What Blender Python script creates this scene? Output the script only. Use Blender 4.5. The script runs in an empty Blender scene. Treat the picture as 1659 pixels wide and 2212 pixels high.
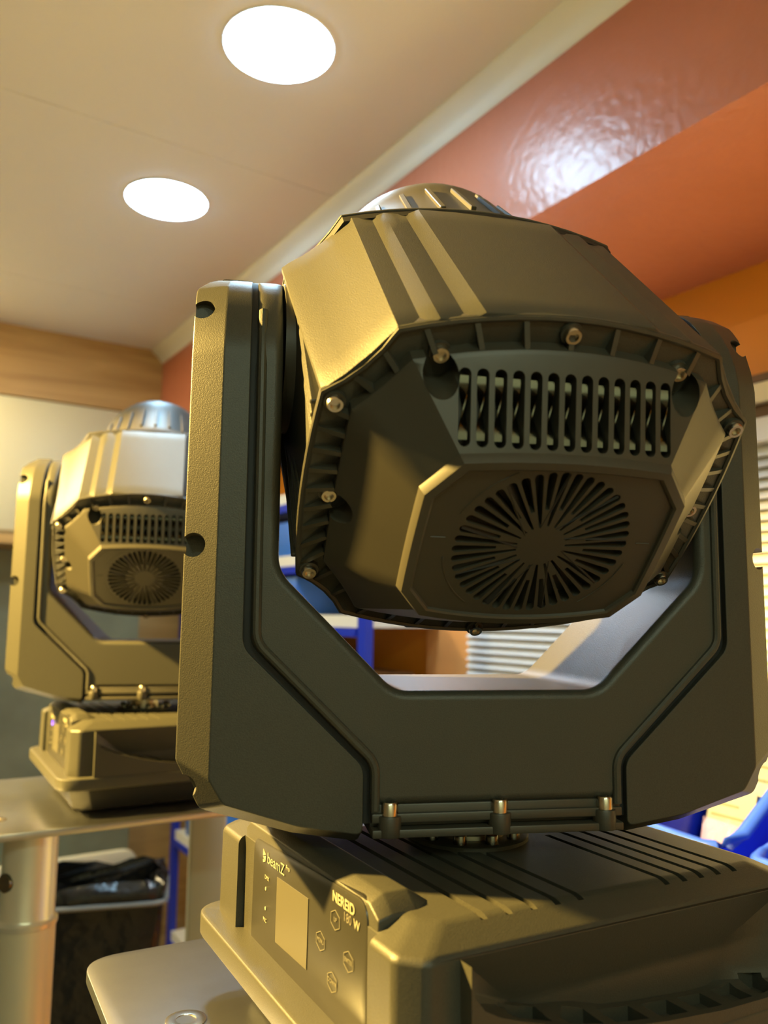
import bpy, bmesh, math, random
from mathutils import Vector, Matrix
random.seed(7)
PI = math.pi
R = math.radians
C = bpy.context.scene.collection
SC = bpy.context.scene

# ---------------------------------------------------------------- camera, world, lights, exposure
ZC = 1.5                                   # eye height above the floor
PITCH, ROLL = math.atan(221.14/1764.09), 0.0112
cam_d = bpy.data.cameras.new('camera')
cam_d.sensor_fit = 'HORIZONTAL'; cam_d.sensor_width = 7.3; cam_d.lens = 7.3*1764.09/1659
cam_d.clip_start = 0.02; cam_d.clip_end = 50
cam_d.dof.use_dof = True; cam_d.dof.focus_distance = 0.50; cam_d.dof.aperture_fstop = 2.0
cam = bpy.data.objects.new('camera', cam_d); C.objects.link(cam)
cam.location = (0, 0, ZC)
cam.rotation_euler = (Matrix.Rotation(PI/2+PITCH, 4, 'X') @ Matrix.Rotation(ROLL, 4, 'Z')).to_euler()
SC.camera = cam

w = bpy.data.worlds.new('world'); SC.world = w; w.use_nodes = True
w.node_tree.nodes['Background'].inputs[0].default_value = (0.9, 0.8, 0.6, 1)
w.node_tree.nodes['Background'].inputs[1].default_value = 0.01

SC.view_settings.view_transform = 'Standard'; SC.view_settings.look = 'None'
SC.view_settings.gamma = 1.0; SC.view_settings.use_curve_mapping = False
SC.view_settings.exposure = 0.22

# room axes: RN = towards the right wall, RD = along the right wall towards the far wall
RD = Vector((-.545, .8385, 0)).normalized(); RN = Vector((RD.y, -RD.x, 0))
ROOM_A = math.atan2(RN.y, RN.x)
def rp(r, s, z): return RN*r + RD*s + Vector((0, 0, z+ZC))

DOWNLIGHT_W, WARM_W = 62.0, 1050.0
def area_light(name, loc, size, power, col, target=None):
    l = bpy.data.lights.new(name, 'AREA'); l.shape = 'DISK'; l.size = size; l.energy = power; l.color = col
    o = bpy.data.objects.new(name, l); C.objects.link(o); o.location = loc
    if target is not None:
        o.rotation_euler = (Vector(target)-Vector(loc)).to_track_quat('-Z', 'Y').to_euler()
    return o
# warm ceiling spot left of the stage lights (out of view)
WARM_POS = Vector((-1.32, .66, ZC+.76))
wl = bpy.data.lights.new('warm_ceiling_spot', 'SPOT'); wl.energy = WARM_W; wl.color = (1.0, .64, .15); wl.shadow_soft_size = .03
wl.spot_size = R(62); wl.spot_blend = .3
wo = bpy.data.objects.new('warm_ceiling_spot', wl); C.objects.link(wo); wo.location = WARM_POS
wo.rotation_euler = Vector((math.cos(R(4))*math.cos(R(42)), math.sin(R(4))*math.cos(R(42)), -math.sin(R(42)))).to_track_quat('-Z', 'Y').to_euler()
area_light('warm_fill_left', (-1.70, 1.95, ZC+.885), .2, 30, (1.0, .82, .46), (-1.70, 1.95, 0))  # added fill out of view, brightens the cabinet and timber fascia
# unseen fill lights added behind the camera to lift the camera-facing sides
for p in ((.60, -1.05), (-.16, -1.50)):
    area_light('rear_fill', (p[0], p[1], ZC+.89), .2, 10.5, (.80, 1.0, .74), (p[0], p[1], 0))

sp_ = rp(1.10, 1.60, .618)
area_light('soffit_fill', sp_, .12, 5, (.78, .90, 1.0), (sp_.x, sp_.y, 0))  # added light hidden behind the head, brightens the orange wall and blind

# ---------------------------------------------------------------- materials
def mat(name, col, rough=.5, metal=0, spec=.5, bump=0, bscale=800, emit=None, estr=0, noise=0, nscale=20, alpha=1, trans=0, coat=0, bdist=.0004, sparkle=0):
    m = bpy.data.materials.new(name); m.use_nodes = True
    nt = m.node_tree; b = nt.nodes['Principled BSDF']
    b.inputs['Base Color'].default_value = (*col, 1)
    b.inputs['Roughness'].default_value = rough; b.inputs['Metallic'].default_value = metal
    b.inputs['Specular IOR Level'].default_value = spec
    if trans: b.inputs['Transmission Weight'].default_value = trans
    if coat: b.inputs['Coat Weight'].default_value = coat
    if alpha < 1: b.inputs['Alpha'].default_value = alpha
    if emit: b.inputs['Emission Color'].default_value = (*emit, 1); b.inputs['Emission Strength'].default_value = estr
    if bump or noise or sparkle: tc = nt.nodes.new('ShaderNodeTexCoord')
    if bump:
        n = nt.nodes.new('ShaderNodeTexNoise'); n.inputs['Scale'].default_value = bscale; n.inputs['Detail'].default_value = 2
        nt.links.new(tc.outputs['Object'], n.inputs['Vector'])
        bp = nt.nodes.new('ShaderNodeBump'); bp.inputs['Strength'].default_value = bump; bp.inputs['Distance'].default_value = bdist
        nt.links.new(n.outputs[0], bp.inputs['Height']); nt.links.new(bp.outputs[0], b.inputs['Normal'])
    if noise:
        n2 = nt.nodes.new('ShaderNodeTexNoise'); n2.inputs['Scale'].default_value = nscale; n2.inputs['Detail'].default_value = 5
        nt.links.new(tc.outputs['Object'], n2.inputs['Vector'])
        mx = nt.nodes.new('ShaderNodeMix'); mx.data_type = 'RGBA'
        mx.inputs[6].default_value = (*[c*(1-noise) for c in col], 1); mx.inputs[7].default_value = (*[min(1, c*(1+noise)) for c in col], 1)
        nt.links.new(n2.outputs[0], mx.inputs[0]); nt.links.new(mx.outputs[2], b.inputs['Base Color'])
    return m

M = {}
M['powder'] = mat('black_powder_coat', (.040, .039, .030), .42, spec=.36, bump=.38, bscale=1500, noise=.3, nscale=1300, bdist=.00035)
M['plastic'] = mat('black_satin_plastic', (.036, .033, .024), .44, bump=.16, bscale=1900, noise=.12, nscale=1500, bdist=.0002)
M['gasket'] = mat('black_rubber', (.010, .010, .010), .6, spec=.3)
M['dark'] = mat('dark_cavity', (.010, .010, .008), .5)
M['steel'] = mat('stainless_screw', (.62, .56, .46), .26, metal=1)
M['copper'] = mat('bronze_screw', (.50, .46, .38), .25, metal=1)
M['hub'] = mat('hub_metal', (.50, .47, .38), .3, metal=1, bump=.2, bscale=300)
M['chrome'] = mat('dark_chrome', (.13, .13, .11), .20, metal=1)
M['panel'] = mat('display_film', (.024, .023, .018), .32, spec=.6)
M['screen'] = mat('lcd_screen', (.075, .070, .050), .3, spec=.6)
M['print'] = mat('printed_lettering', (.26, .25, .17), .5)
M['printdim'] = mat('printed_outline', (.13, .12, .085), .5)
M['alu'] = mat('brushed_aluminium', (.50, .52, .56), .28, metal=1, bump=.10, bscale=500, noise=.10, nscale=40)
M['tube'] = mat('aluminium_tube', (.58, .56, .43), .40, metal=.35, bump=.05, bscale=60)
M['collar'] = mat('collar_metal', (.60, .58, .48), .3, metal=.45)
M['ceiling'] = mat('painted_ceiling', (.84, .85, .87), .55, noise=.04, nscale=2)
M['trim'] = mat('painted_cornice', (.88, .90, .84), .4)
M['red'] = mat('terracotta_paint', (.50, .165, .09), .33, bump=.35, bscale=60, bdist=.004, noise=.10, nscale=6)
M['orange'] = mat('orange_wall', (.74, .28, .018), .5, bump=.1, bscale=60, bdist=.002, noise=.08, nscale=4)
M['cream'] = mat('cream_laminate', (.74, .70, .50), .45)
M['white'] = mat('white_board', (.80, .79, .72), .5)
M['blue'] = mat('blue_plastic', (.008, .03, .80), .30)
M['skyblue'] = mat('light_blue_plastic', (.04, .17, .62), .4)
M['bluesteel'] = mat('blue_steel', (.005, .03, .52), .4)
M['brown'] = mat('brown_cardboard', (.22, .12, .05), .7)
M['darkwood'] = mat('dark_wood', (.12, .06, .02), .5)
M['bag'] = mat('black_bin_bag', (.012, .013, .013), .25, bump=.6, bscale=25, bdist=.01)
M['bin'] = mat('grey_bin', (.25, .26, .23), .5)
M['olive'] = mat('grey_green_panel', (.30, .32, .20), .45, noise=.35, nscale=7)
M['floor'] = mat('floor_vinyl', (.075, .07, .06), .5, noise=.2, nscale=3)
M['dim'] = mat('interior_paint', (.30, .24, .14), .6)
M['blind'] = mat('blind_slat', (.66, .66, .64), .45)
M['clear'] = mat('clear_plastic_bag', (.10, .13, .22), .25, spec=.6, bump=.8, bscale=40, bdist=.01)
M['label'] = mat('printed_label', (.08, .10, .08), .5)
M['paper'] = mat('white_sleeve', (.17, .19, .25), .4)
M['peach'] = mat('peach_paper', (.80, .45, .25), .5)
M['bluelamp'] = mat('blue_indicator', (.1, .05, .9), .4, emit=(.15, .05, 1), estr=3)
M['lamp'] = mat('downlight_diffuser', (1, 1, 1), .5, emit=(.46, .76, 1.0), estr=DOWNLIGHT_W)

def woodmat():
    m = bpy.data.materials.new('pale_wood'); m.use_nodes = True; nt = m.node_tree; b = nt.nodes['Principled BSDF']
    tc = nt.nodes.new('ShaderNodeTexCoord'); mp = nt.nodes.new('ShaderNodeMapping'); mp.inputs['Scale'].default_value = (1.2, 1.2, 14)
    n = nt.nodes.new('ShaderNodeTexNoise'); n.inputs['Scale'].default_value = 2.0; n.inputs['Detail'].default_value = 6; n.inputs['Distortion'].default_value = .6
    cr = nt.nodes.new('ShaderNodeValToRGB')
    cr.color_ramp.elements[0].position = .3; cr.color_ramp.elements[0].color = (.46, .27, .08, 1)
    cr.color_ramp.elements[1].position = .7; cr.color_ramp.elements[1].color = (.66, .43, .16, 1)
    nt.links.new(tc.outputs['Object'], mp.inputs[0]); nt.links.new(mp.outputs[0], n.inputs['Vector'])
    nt.links.new(n.outputs[0], cr.inputs[0]); nt.links.new(cr.outputs[0], b.inputs['Base Color'])
    b.inputs['Roughness'].default_value = .45
    return m
M['wood'] = woodmat()

# ---------------------------------------------------------------- helpers
def link(name, me, m, parent=None, mw=None):
    o = bpy.data.objects.new(name, me); C.objects.link(o)
    if m is not None and len(me.materials) == 0: me.materials.append(m)
    if parent is not None: o.parent = parent
    if mw is not None: o.matrix_local = mw
    return o
def shade(me, ang=32):
    me.shade_smooth() if hasattr(me, 'shade_smooth') else [setattr(p, 'use_smooth', True) for p in me.polygons]
    me.set_sharp_from_angle(angle=R(ang))
def fix(bm):
    bmesh.ops.recalc_face_normals(bm, faces=bm.faces)
def tomesh(bm, name, smooth=32):
    fix(bm); me = bpy.data.meshes.new(name); bm.to_mesh(me); bm.free()
    if smooth: shade(me, smooth)
    return me
def loft(bm, rings, cap0=True, cap1=True, closed=True):
    vs = [[bm.verts.new(p) for p in r] for r in rings]
    n = len(vs[0])
    for a, b in zip(vs, vs[1:]):
        for i in range(n if closed else n-1):
            j = (i+1) % n
            try: bm.faces.new((a[i], a[j], b[j], b[i]))
            except ValueError: pass
    if cap0: bm.faces.new(list(reversed(vs[0])))
    if cap1: bm.faces.new(vs[-1])
    return vs
def box(bm, lo, hi, mtx=None):
    x0, y0, z0 = lo; x1, y1, z1 = hi
    P = [(x0,y0,z0),(x1,y0,z0),(x1,y1,z0),(x0,y1,z0),(x0,y0,z1),(x1,y0,z1),(x1,y1,z1),(x0,y1,z1)]
    P = [Vector(p) for p in P]
    if mtx is not None: P = [mtx @ p for p in P]
    v = [bm.verts.new(p) for p in P]
    for f in ((0,3,2,1),(4,5,6,7),(0,1,5,4),(1,2,6,5),(2,3,7,6),(3,0,4,7)): bm.faces.new([v[i] for i in f])
def cyl(bm, p0, p1, r0, r1=None, n=24):
    r1 = r0 if r1 is None else r1
    p0, p1 = Vector(p0), Vector(p1); d = (p1-p0).normalized()
    a = d.orthogonal().normalized(); b = d.cross(a)
    loft(bm, [[p0+(a*math.cos(t)+b*math.sin(t))*r0 for t in [2*PI*i/n for i in range(n)]],
              [p1+(a*math.cos(t)+b*math.sin(t))*r1 for t in [2*PI*i/n for i in range(n)]]])
def lathe(bm, prof, org, ax, n=48):
    org, ax = Vector(org), Vector(ax).normalized(); a = ax.orthogonal().normalized(); b = ax.cross(a)
    rings = [[org+ax*h+(a*math.cos(t)+b*math.sin(t))*r for t in [2*PI*i/n for i in range(n)]] for r, h in prof]
    loft(bm, rings)
def tube(bm, pts, r, n=10, closed=False):
    pts = [Vector(p) for p in pts]; rings = []
    for i, p in enumerate(pts):
        t = (pts[min(i+1, len(pts)-1)]-pts[max(i-1, 0)]).normalized()
        up = Vector((0, 1, 0)) if abs(t.y) < .9 else Vector((1, 0, 0))
        a = t.cross(up).normalized(); b = t.cross(a)
        rings.append([p+(a*math.cos(q)+b*math.sin(q))*r for q in [2*PI*k/n for k in range(n)]])
    loft(bm, rings)
def prism(bm, poly, y0, y1):           # polygon in xz extruded along y
    loft(bm, [[(x, y0, z) for x, z in poly], [(x, y1, z) for x, z in poly]])
def roundpoly(poly, rad, n=5):         # round the corners of a 2-D polygon; rad one number or one per corner
    out = []; N = len(poly)
    for i in range(N):
        p0, p, p1 = Vector(poly[i-1]), Vector(poly[i]), Vector(poly[(i+1) % N])
        r = rad[i] if isinstance(rad, (list, tuple)) else rad
        a, b = (p0-p), (p1-p); la, lb = a.length, b.length
        if r <= 0 or la < 1e-9 or lb < 1e-9: out.append(tuple(p)); continue
        a /= la; b /= lb; c = max(-1, min(1, a.dot(b))); th = math.acos(c)
        if th > PI-.05: out.append(tuple(p)); continue
        t = min(r/math.tan(th/2), la*.49, lb*.49)
        A, B = p+a*t, p+b*t
        for k in range(n+1):
            u = k/n
            q = A*(1-u)**2 + p*2*u*(1-u) + B*u*u
            out.append((q.x, q.y))
    return out
def bake(me, mods, cutters=()):        # evaluate modifiers once into plain mesh data
    o = bpy.data.objects.new('tmp', me); C.objects.link(o); tmp = []
    for kind, args in mods:
        md = o.modifiers.new(kind, kind)
        if kind == 'BOOLEAN':
            co = bpy.data.objects.new('tmpc', args.pop('mesh')); C.objects.link(co); tmp.append(co); md.object = co
            md.operation = args.pop('op', 'DIFFERENCE'); md.solver = 'EXACT'
        for k, v in args.items(): setattr(md, k, v)
    bpy.context.view_layer.update()
    dg = bpy.context.evaluated_depsgraph_get()
    out = bpy.data.meshes.new_from_object(o.evaluated_get(dg))
    for t in tmp+[o]: bpy.data.objects.remove(t)
    return out
def bevel(me, width, seg=3, ang=35):
    return bake(me, [('BEVEL', dict(width=width, segments=seg, limit_method='ANGLE', angle_limit=R(ang), harden_normals=False, use_clamp_overlap=True))])
def cut(me, bmc, op='DIFFERENCE'):
    fix(bmc); cm = bpy.data.meshes.new('c'); bmc.to_mesh(cm); bmc.free()
    return bake(me, [('BOOLEAN', dict(mesh=cm, op=op))])
def done(me, m, ang=32):
    me.materials.clear(); me.materials.append(m); shade(me, ang); return me
def wn(o):
    md = o.modifiers.new('weighted', 'WEIGHTED_NORMAL'); md.keep_sharp = True; md.weight = 80
    return o
def T(x=0, y=0, z=0): return Matrix.Translation((x, y, z))
def tag(o, label, cat, group=None):
    o['label'] = label; o['category'] = cat
    if group: o['group'] = group
    return o
def thing(name, label, cat, loc, rz=0, group=None):
    o = bpy.data.objects.new(name, None); C.objects.link(o); o.location = loc; o.rotation_euler = (0, 0, rz)
    o.empty_display_size = .05
    return tag(o, label, cat, group)
def struct(name, bm, m, smooth=32):
    me = tomesh(bm, name, smooth); o = link(name, me, m); o['kind'] = 'structure'; return o

# ---------------------------------------------------------------- the room
def rbox(bm, r0, r1, s0, s1, z0, z1):
    P = [rp(r, s, z) for r, s, z in ((r0,s0,z0),(r1,s0,z0),(r1,s1,z0),(r0,s1,z0),(r0,s0,z1),(r1,s0,z1),(r1,s1,z1),(r0,s1,z1))]
    v = [bm.verts.new(p) for p in P]
    for f in ((0,3,2,1),(4,5,6,7),(0,1,5,4),(1,2,6,5),(2,3,7,6),(3,0,4,7)): bm.faces.new([v[i] for i in f])
RW, SF, ZT, RB_, SN, RL = 1.303, 3.06, .9, .854, -1.6, -2.2
WIN = (-.35, 1.58, -.62, .335)       # window opening s0,s1,z0,z1
bm = bmesh.new(); rbox(bm, RL-.1, RW+.1, SN-.1, SF+.1, -ZC-.05, -ZC); struct('floor', bm, M['floor'], 0)
# ceiling of wide boards with hairline joints
joints = [SN-.1, -.2, .62, 1.47, 2.32, SF+.1]
bm = bmesh.new()
for a, b in zip(joints, joints[1:]): rbox(bm, RL-.1, RW+.1, a+.0012, b-.0012, ZT, ZT+.03)
rbox(bm, RL-.1, RW+.1, SN-.1, SF+.1, ZT+.0015, ZT+.05)
struct('ceiling', bm, M['ceiling'], 0)
bm = bmesh.new(); rbox(bm, RL-.1, RW+.1, SF, SF+.1, -ZC, ZT); struct('wall_far', bm, M['wood'], 0)
bm = bmesh.new(); rbox(bm, RL-.1, RL, SN-.1, SF+.1, -ZC, ZT); struct('wall_left', bm, M['dim'], 0)
bm = bmesh.new(); rbox(bm, RL-.1, RW+.1, SN-.1, SN, -ZC, ZT); struct('wall_near', bm, M['cream'], 0)
bm = bmesh.new()
rbox(bm, RW, RW+.1, SN-.1, WIN[0], -ZC, ZT); rbox(bm, RW, RW+.1, WIN[1], SF+.1, -ZC, ZT)
rbox(bm, RW, RW+.1, WIN[0], WIN[1], -ZC, WIN[2]); rbox(bm, RW, RW+.1, WIN[0], WIN[1], WIN[3], ZT)
struct('wall_right', bm, M['orange'], 0)
# dropped bulkhead along the right wall
bm = bmesh.new(); rbox(bm, RB_, RW, SN, SF, .623, ZT); struct('wall_bulkhead', bm, M['red'], 0)
# rounded cornice between ceiling and bulkhead
bm = bmesh.new()
prof = [(0, 0), (-.040, 0), (-.038, -.006), (-.030, -.014), (-.020, -.020), (-.010, -.032), (-.004, -.040), (0, -.042)]
loft(bm, [[rp(RB_+a, s, ZT+b) for a, b in prof] for s in (SN, SF)])
struct('trim_1', bm, M['trim'])
# window: dark sill boards, frame, glass
bm = bmesh.new()
s0, s1, z0, z1 = WIN
rbox(bm, RW+.02, RW+.06, s0, s0+.05, z0, z1); rbox(bm, RW+.02, RW+.06, s1-.05, s1, z0, z1)
rbox(bm, RW+.02, RW+.06, s0, s1, z0, z0+.05); rbox(bm, RW+.02, RW+.06, s0, s1, z1-.05, z1)
win = struct('window_1', bm, M['white'], 0)
bm = bmesh.new(); rbox(bm, RW+.035, RW+.04, s0+.05, s1-.05, z0+.05, z1-.05)
g = link('glass', tomesh(bm, 'glass', 0), mat('night_glass', (.25, .25, .25), .05, spec=.6), win)
# header boards over the blind
bm = bmesh.new(); rbox(bm, RW-.03, RW, s0-.1, s1+.05, .402, .415); rbox(bm, RW-.012, RW, s0-.1, s1+.05, .335, .402)
struct('trim_2', bm, M['darkwood'], 0)
bm = bmesh.new(); rbox(bm, RW-.03, RW-.004, s0-.1, s1+.05, .366, .400)
rail = link('curtain_rail', tomesh(bm, 'rail', 0), M['cream']); tag(rail, 'cream curtain rail under the orange wall above the window blind', 'curtain rail')
# pale board beside the window
bm = bmesh.new(); rbox(bm, RW-.02, RW, 1.585, 1.76, -ZC, .33); struct('trim_3', bm, mat('orange_board', (.80, .36, .11), .35, noise=.25, nscale=9), 0)

# venetian blind
bl = thing('venetian_blind', 'white venetian blind with closed slats in the window behind the yoke', 'window blind', rp(RW-.02, (s0+s1)/2, .30), ROOM_A+PI/2)
bl_w = (s1-s0)/2+.0
def bpart(name, lo, hi, m):
    b = bmesh.new(); box(b, lo, hi); return link(name, tomesh(b, name, 0), m, bl)
bpart('head_rail', (-bl_w, -.012, -.005), (bl_w, .028, .034), M['blind'])
b = bmesh.new()
nsl = 47
for k in range(nsl):
    z = -.020-k*.018
    mt = T(0, .006, z) @ Matrix.Rotation(R(-52), 4, 'X')
    box(b, (-bl_w, -.0105, -.0005), (bl_w, .0105, .0005), mt)
sl = link('slats', tomesh(b, 'slats', 0), M['blind'], bl)
for x in (-.75, -.25, .25, .75):
    b = bmesh.new(); cyl(b, (x, -.004, -.01), (x, -.004, -.022-nsl*.018), .0012, n=6)
    link('ladder_cord', tomesh(b, 'cords'), M['white'], bl)
bpart('bottom_rail', (-bl_w, -.006, -.04-nsl*.018), (bl_w, .018, -.022-nsl*.018), M['blind'])

# far wall: timber fascia, cream wall cabinet, grey-green lower panel
bm = bmesh.new(); rbox(bm, RL, .905, SF-.30, SF, .235, .672)
cab = link('wall_cabinet', tomesh(bm, 'cabinet', 0), M['cream']); tag(cab, 'cream wall cabinet under the timber fascia at upper left', 'cabinet')
for a, c in ((RL+.005, -1.20), (-1.195, -.45), (-.445, .30), (.305, .90)):
    b = bmesh.new(); rbox(b, a, c-.005, SF-.318, SF-.30, .245, .668)
    dm = bevel(tomesh(b, 'door', 0), .003, 2); link('cabinet_door', done(dm, M['cream']), None, cab)
b = bmesh.new(); rbox(b, RL, .905, SF-.325, SF-.02, .205, .235)
link('wood_edge', tomesh(b, 'edge', 0), M['wood'], cab)
bm = bmesh.new(); rbox(bm, RL, RB_, SF-.32, SF, .672, ZT); struct('trim_4', bm, M['wood'], 0)
bm = bmesh.new(); rbox(bm, RL, .90, SF-.03, SF, -ZC, .205); struct('wall_panel', bm, M['olive'], 0)

# ceiling downlights
def downlight(x, y, label):
    t = thing('ceiling_downlight', label, 'ceiling light', (x, y, ZC+ZT), 0, None)
    b = bmesh.new(); lathe(b, [(.0865, -.0005), (.0865, -.0024), (.0858, -.0030), (0.0005, -.0040)], (0, 0, 0), (0, 0, 1), 64)
    link('diffuser', tomesh(b, 'diffuser', 20), M['lamp'], t)
    b = bmesh.new(); lathe(b, [(.0905, 0.0), (.0900, -.0015), (.0890, -.0022), (.0868, -.0022), (.0868, 0.0)], (0, 0, 0), (0, 0, 1), 64)
    link('bezel', tomesh(b, 'bezel', 20), mat('white_bezel', (.85, .85, .85), .4), t)
downlight(-.176, 1.204, 'large bright round ceiling downlight nearest the camera')
downlight(-.486, 1.699, 'smaller-looking round ceiling downlight farther back')

# ---------------------------------------------------------------- moving head light
A0 = .1377
def interp(a, b, n, bulge, flute=False):
    (x0, n0), (x1, n1) = a, b; dx, dn = x1-x0, n1-n0; L = math.hypot(dx, dn)
    nx, nn = -dn/L, dx/L                       # left normal: outward when walking clockwise (top: left to right)
    return [(x0+dx*i/n + nx*bulge*4*(i/n)*(1-i/n), n0+dn*i/n + nn*bulge*4*(i/n)*(1-i/n)) for i in range(n)]
def octo(t1, t2, b2, b1, bt=0, bc=0, bs=0, bb=0, k=(12, 4, 10, 4, 12)):
    c = [(-t1[0], t1[1]), (t1[0], t1[1]), (t2[0], t2[1]), (b2[0], b2[1]), (b1[0], b1[1]), (-b1[0], b1[1]), (-b2[0], b2[1]), (-t2[0], t2[1])]
    bul = [bt, bc, bs, bc, bb, bc, bs, bc]; ns = [k[0], k[1], k[2], k[3], k[4], k[3], k[2], k[1]]
    out = []
    for i in range(8): out += interp(c[i], c[(i+1) % 8], ns[i], bul[i])
    return out
def H(pts, a): return [(x, a-A0, n) for x, n in pts]     # a measured from the rear rim plane
RIM = octo((.083, .0945), (.1146, .0590), (.1150, -.0600), (.0865, -.0900), .013, -.0035, .0035, .0150)
def ins(poly, d):                                          # crude inset toward the centre
    return [(x*(1-d/.10), n*(1-d/.095)) for x, n in poly]
BLK = octo((.0755, .0835), (.1000, .0545), (.1020, -.0430), (.0800, -.0775), .0105, -.001, .001, .0110)
PLO = octo((.0535, .0545), (.0690, .0350), (.0690, -.0290), (.0560, -.0465), .0030, 0, .0005, .0060)
PLI = octo((.0490, .0495), (.0630, .0325), (.0630, -.0265), (.0515, -.0415), .0025, 0, .0005, .0055)

def body_outline(t):
    half = [(.020, .1068), (.043, .1058), (.0475, .1030), (.051, .1012), (.058, .1012), (.064, .1008), (.068, .0985), (.071, .0962),
            (.077, .0958), (.083, .0950), (.093, .0815), (.104, .0690), (.1110, .0625), (.1140, .0590), (.1138, .0560), (.1115, .0530), (.1115, 0)]
    top = []
    for x, n in half:
        f = n/.1068
        xf = x*1.02 + (.0095*max(0, (x-.083)/.0345) if x > .083 else 0)
        nf = n*.905 - (.009*(1-f) if x > .09 else 0) * (1 if n > .01 else 0)
        top.append((x*(1-t)+xf*t, n*(1-t)+nf*t))
    right = top + [(x, -n*.985) for x, n in reversed(top[:-1])]
    left = [(-x, n) for x, n in reversed(right)]
    return right + left

def make_unit(label):
    root = thing('moving_head_light', label, 'stage light', (0, 0, 0), 0)
    # ---- base
    def ring(hx, hy, c, z, ox=.010):
        p = [(-hx+c, -hy), (hx-c, -hy), (hx, -hy+c), (hx, hy-c), (hx-c, hy), (-hx+c, hy), (-hx, hy-c), (-hx, -hy+c)]
        return [(x+ox, y, z) for x, y in p]
    bm = bmesh.new()
    loft(bm, [ring(.128, .128, .011, .034), ring(.132, .134, .011, .046), ring(.1315, .1335, .011, .1030), ring(.112, .117, .009, .112)])
    me = bevel(tomesh(bm, 'b', 0), .0030, 3, 12)
    bc = bmesh.new(); box(bc, (-.16, -.1005, .026), (-.1172, .0865, .15)); me = cut(me, bc)
    bc = bmesh.new()
    for i in range(5):
        x = -.0715+.0146*i if i else -.0715
        y1 = .14 if i < 3 else (-.018 if i == 3 else -.030)
        box(bc, (x-.0018, -.1200, .1085), (x+.0018, y1, .13))
    for i in range(5):
        x = .0455+.0130*i
        y1 = -.022 if i == 0 else .14
        box(bc, (x-.0019, -.1210, .1080), (x+.0019, y1, .13))
    me = cut(me, bc)
    # scooped carrying handles in the long sides, their ledge pierced by slots
    oarc = [(-.094, .1015), (-.0925, .089), (-.087, .0825), (-.078, .0780), (-.066, .0740), (-.054, .0705), (-.035, .0650), (-.013, .0605), (.020, .0565), (.060, .0535), (.095, .0530), (.112, .0560), (.120, .0650), (.123, .0800), (.124, .1015)]
    for sgn in (-1, 1):
        bc = bmesh.new(); rings = []
        n_ = len(oarc)
        r0 = [(x, sgn*.145, z) for x, z in oarc]
        r1 = [(x, sgn*.1333, z) for x, z in oarc]
        def inn(x, z):
            u = (x+.094)/.218; xi = -.058+u*.146
            return xi, (z if 0 < u < 1 else z)-.0005
        r2 = []
        for i, (x, z) in enumerate(oarc):
            xi, zi = inn(x, z); r2.append((xi, sgn*.1185, .0520+(z-.053)*(.22 if z > .066 else 1.0) + (.0101 if z > .066 else 0)))
        loft(bc, [r0, r1, r2])
        me = cut(me, bc)
        bc = bmesh.new(); bp = [(-.094, .0470)]+oarc+[(.124, .0470)]; y0, y1 = sorted((sgn*.1190, sgn*.1425)); prism(bc, bp, y0, y1); me = cut(me, bc, 'UNION')
        bc = bmesh.new()
        for xc, wd, zt_ in ((-.060, .026, .075), (-.027, .021, .066), (.002, .021, .062), (.030, .018, .060), (.055, .017, .058), (.079, .015, .057), (.099, .012, .058)):
            y0, y1 = sorted((sgn*.1380, sgn*.1235))
            box(bc, (xc-wd/2, y0, .040), (xc+wd/2, y1, zt_))
        me = cut(me, bc)
    me = bake(me, [('BEVEL', dict(width=.0007, segments=2, limit_method='ANGLE', angle_limit=R(50), use_clamp_overlap=True))])
    base = wn(link('base_housing', done(me, M['powder'], 28), None, root))
    bm = bmesh.new()
    full = [(-.1166, .026), (-.1166, .1150), (-.1090, .1190), (-.0960, .1190), (-.0830, .1110), (-.0830, .026)]
    low = [(-.1166, .026), (-.1166, .1100), (-.1090, .1115), (-.0960, .1115), (-.0850, .1105), (-.0850, .026)]
    loft(bm, [[(x, y, z) for x, z in P] for P, y in ((low, -.1000), (full, -.0900), (full, .0790), (low, .0860))])
    hd = bevel(tomesh(bm, 'hood', 0), .0011, 3, 12)
    link('panel_hood', done(hd, M['powder']), None, base)
    bm = bmesh.new(); loft(bm, [ring(.118, .114, .02, .003), ring(.127, .127, .02, .033)])
    link('chassis_tray', done(bevel(tomesh(bm, 'tray', 0), .002, 2), M['gasket']), None, base)
    bm = bmesh.new(); loft(bm, [*[[(x+.010, y, z) for x, y in roundpoly([(-hx, -hy), (hx, -hy), (hx, hy), (-hx, hy)], .026, 6)] for hx, hy, z in ((.142, .141, .0325), (.1445, .1435, .0340), (.1445, .1435, .0470), (.1425, .1415, .0480), (.128, .127, .0485))]])
    link('base_flange', done(bevel(tomesh(bm, 'fl', 0), .0012, 2, 20), M['powder']), None, base)
    for x, y in ((-.09, -.09), (.11, -.09), (-.09, .09), (.11, .09)):
        b = bmesh.new(); cyl(b, (x, y, 0), (x, y, .004), .012, .011); link('rubber_foot', tomesh(b, 'foot'), M['gasket'], base)
    # ---- display panel on the narrow side
    XP = -.1268+.010+.0005
    poly = roundpoly([(-.0665, .0385), (-.0715, .0325), (.0870, .0345), (.0900, .1145), (-.0665+.003, .1105)][:], 0) 
    quad = roundpoly([(-.0700, .0345), (.0905, .0335), (.0905, .1155), (-.0675, .1092)], .0105, 6)   # (p, z), p = -y
    bm = bmesh.new(); loft(bm, [[(XP+.004, -p, z) for p, z in quad], [(XP-.0012, -p, z) for p, z in quad]])
    pan = link('display_panel', done(bevel(tomesh(bm, 'pan', 0), .0006, 2, 60), M['panel']), None, root)
    bm = bmesh.new(); q2 = [(p*1.012, .0725+(z-.0725)*1.03) for p, z in quad]
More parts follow.
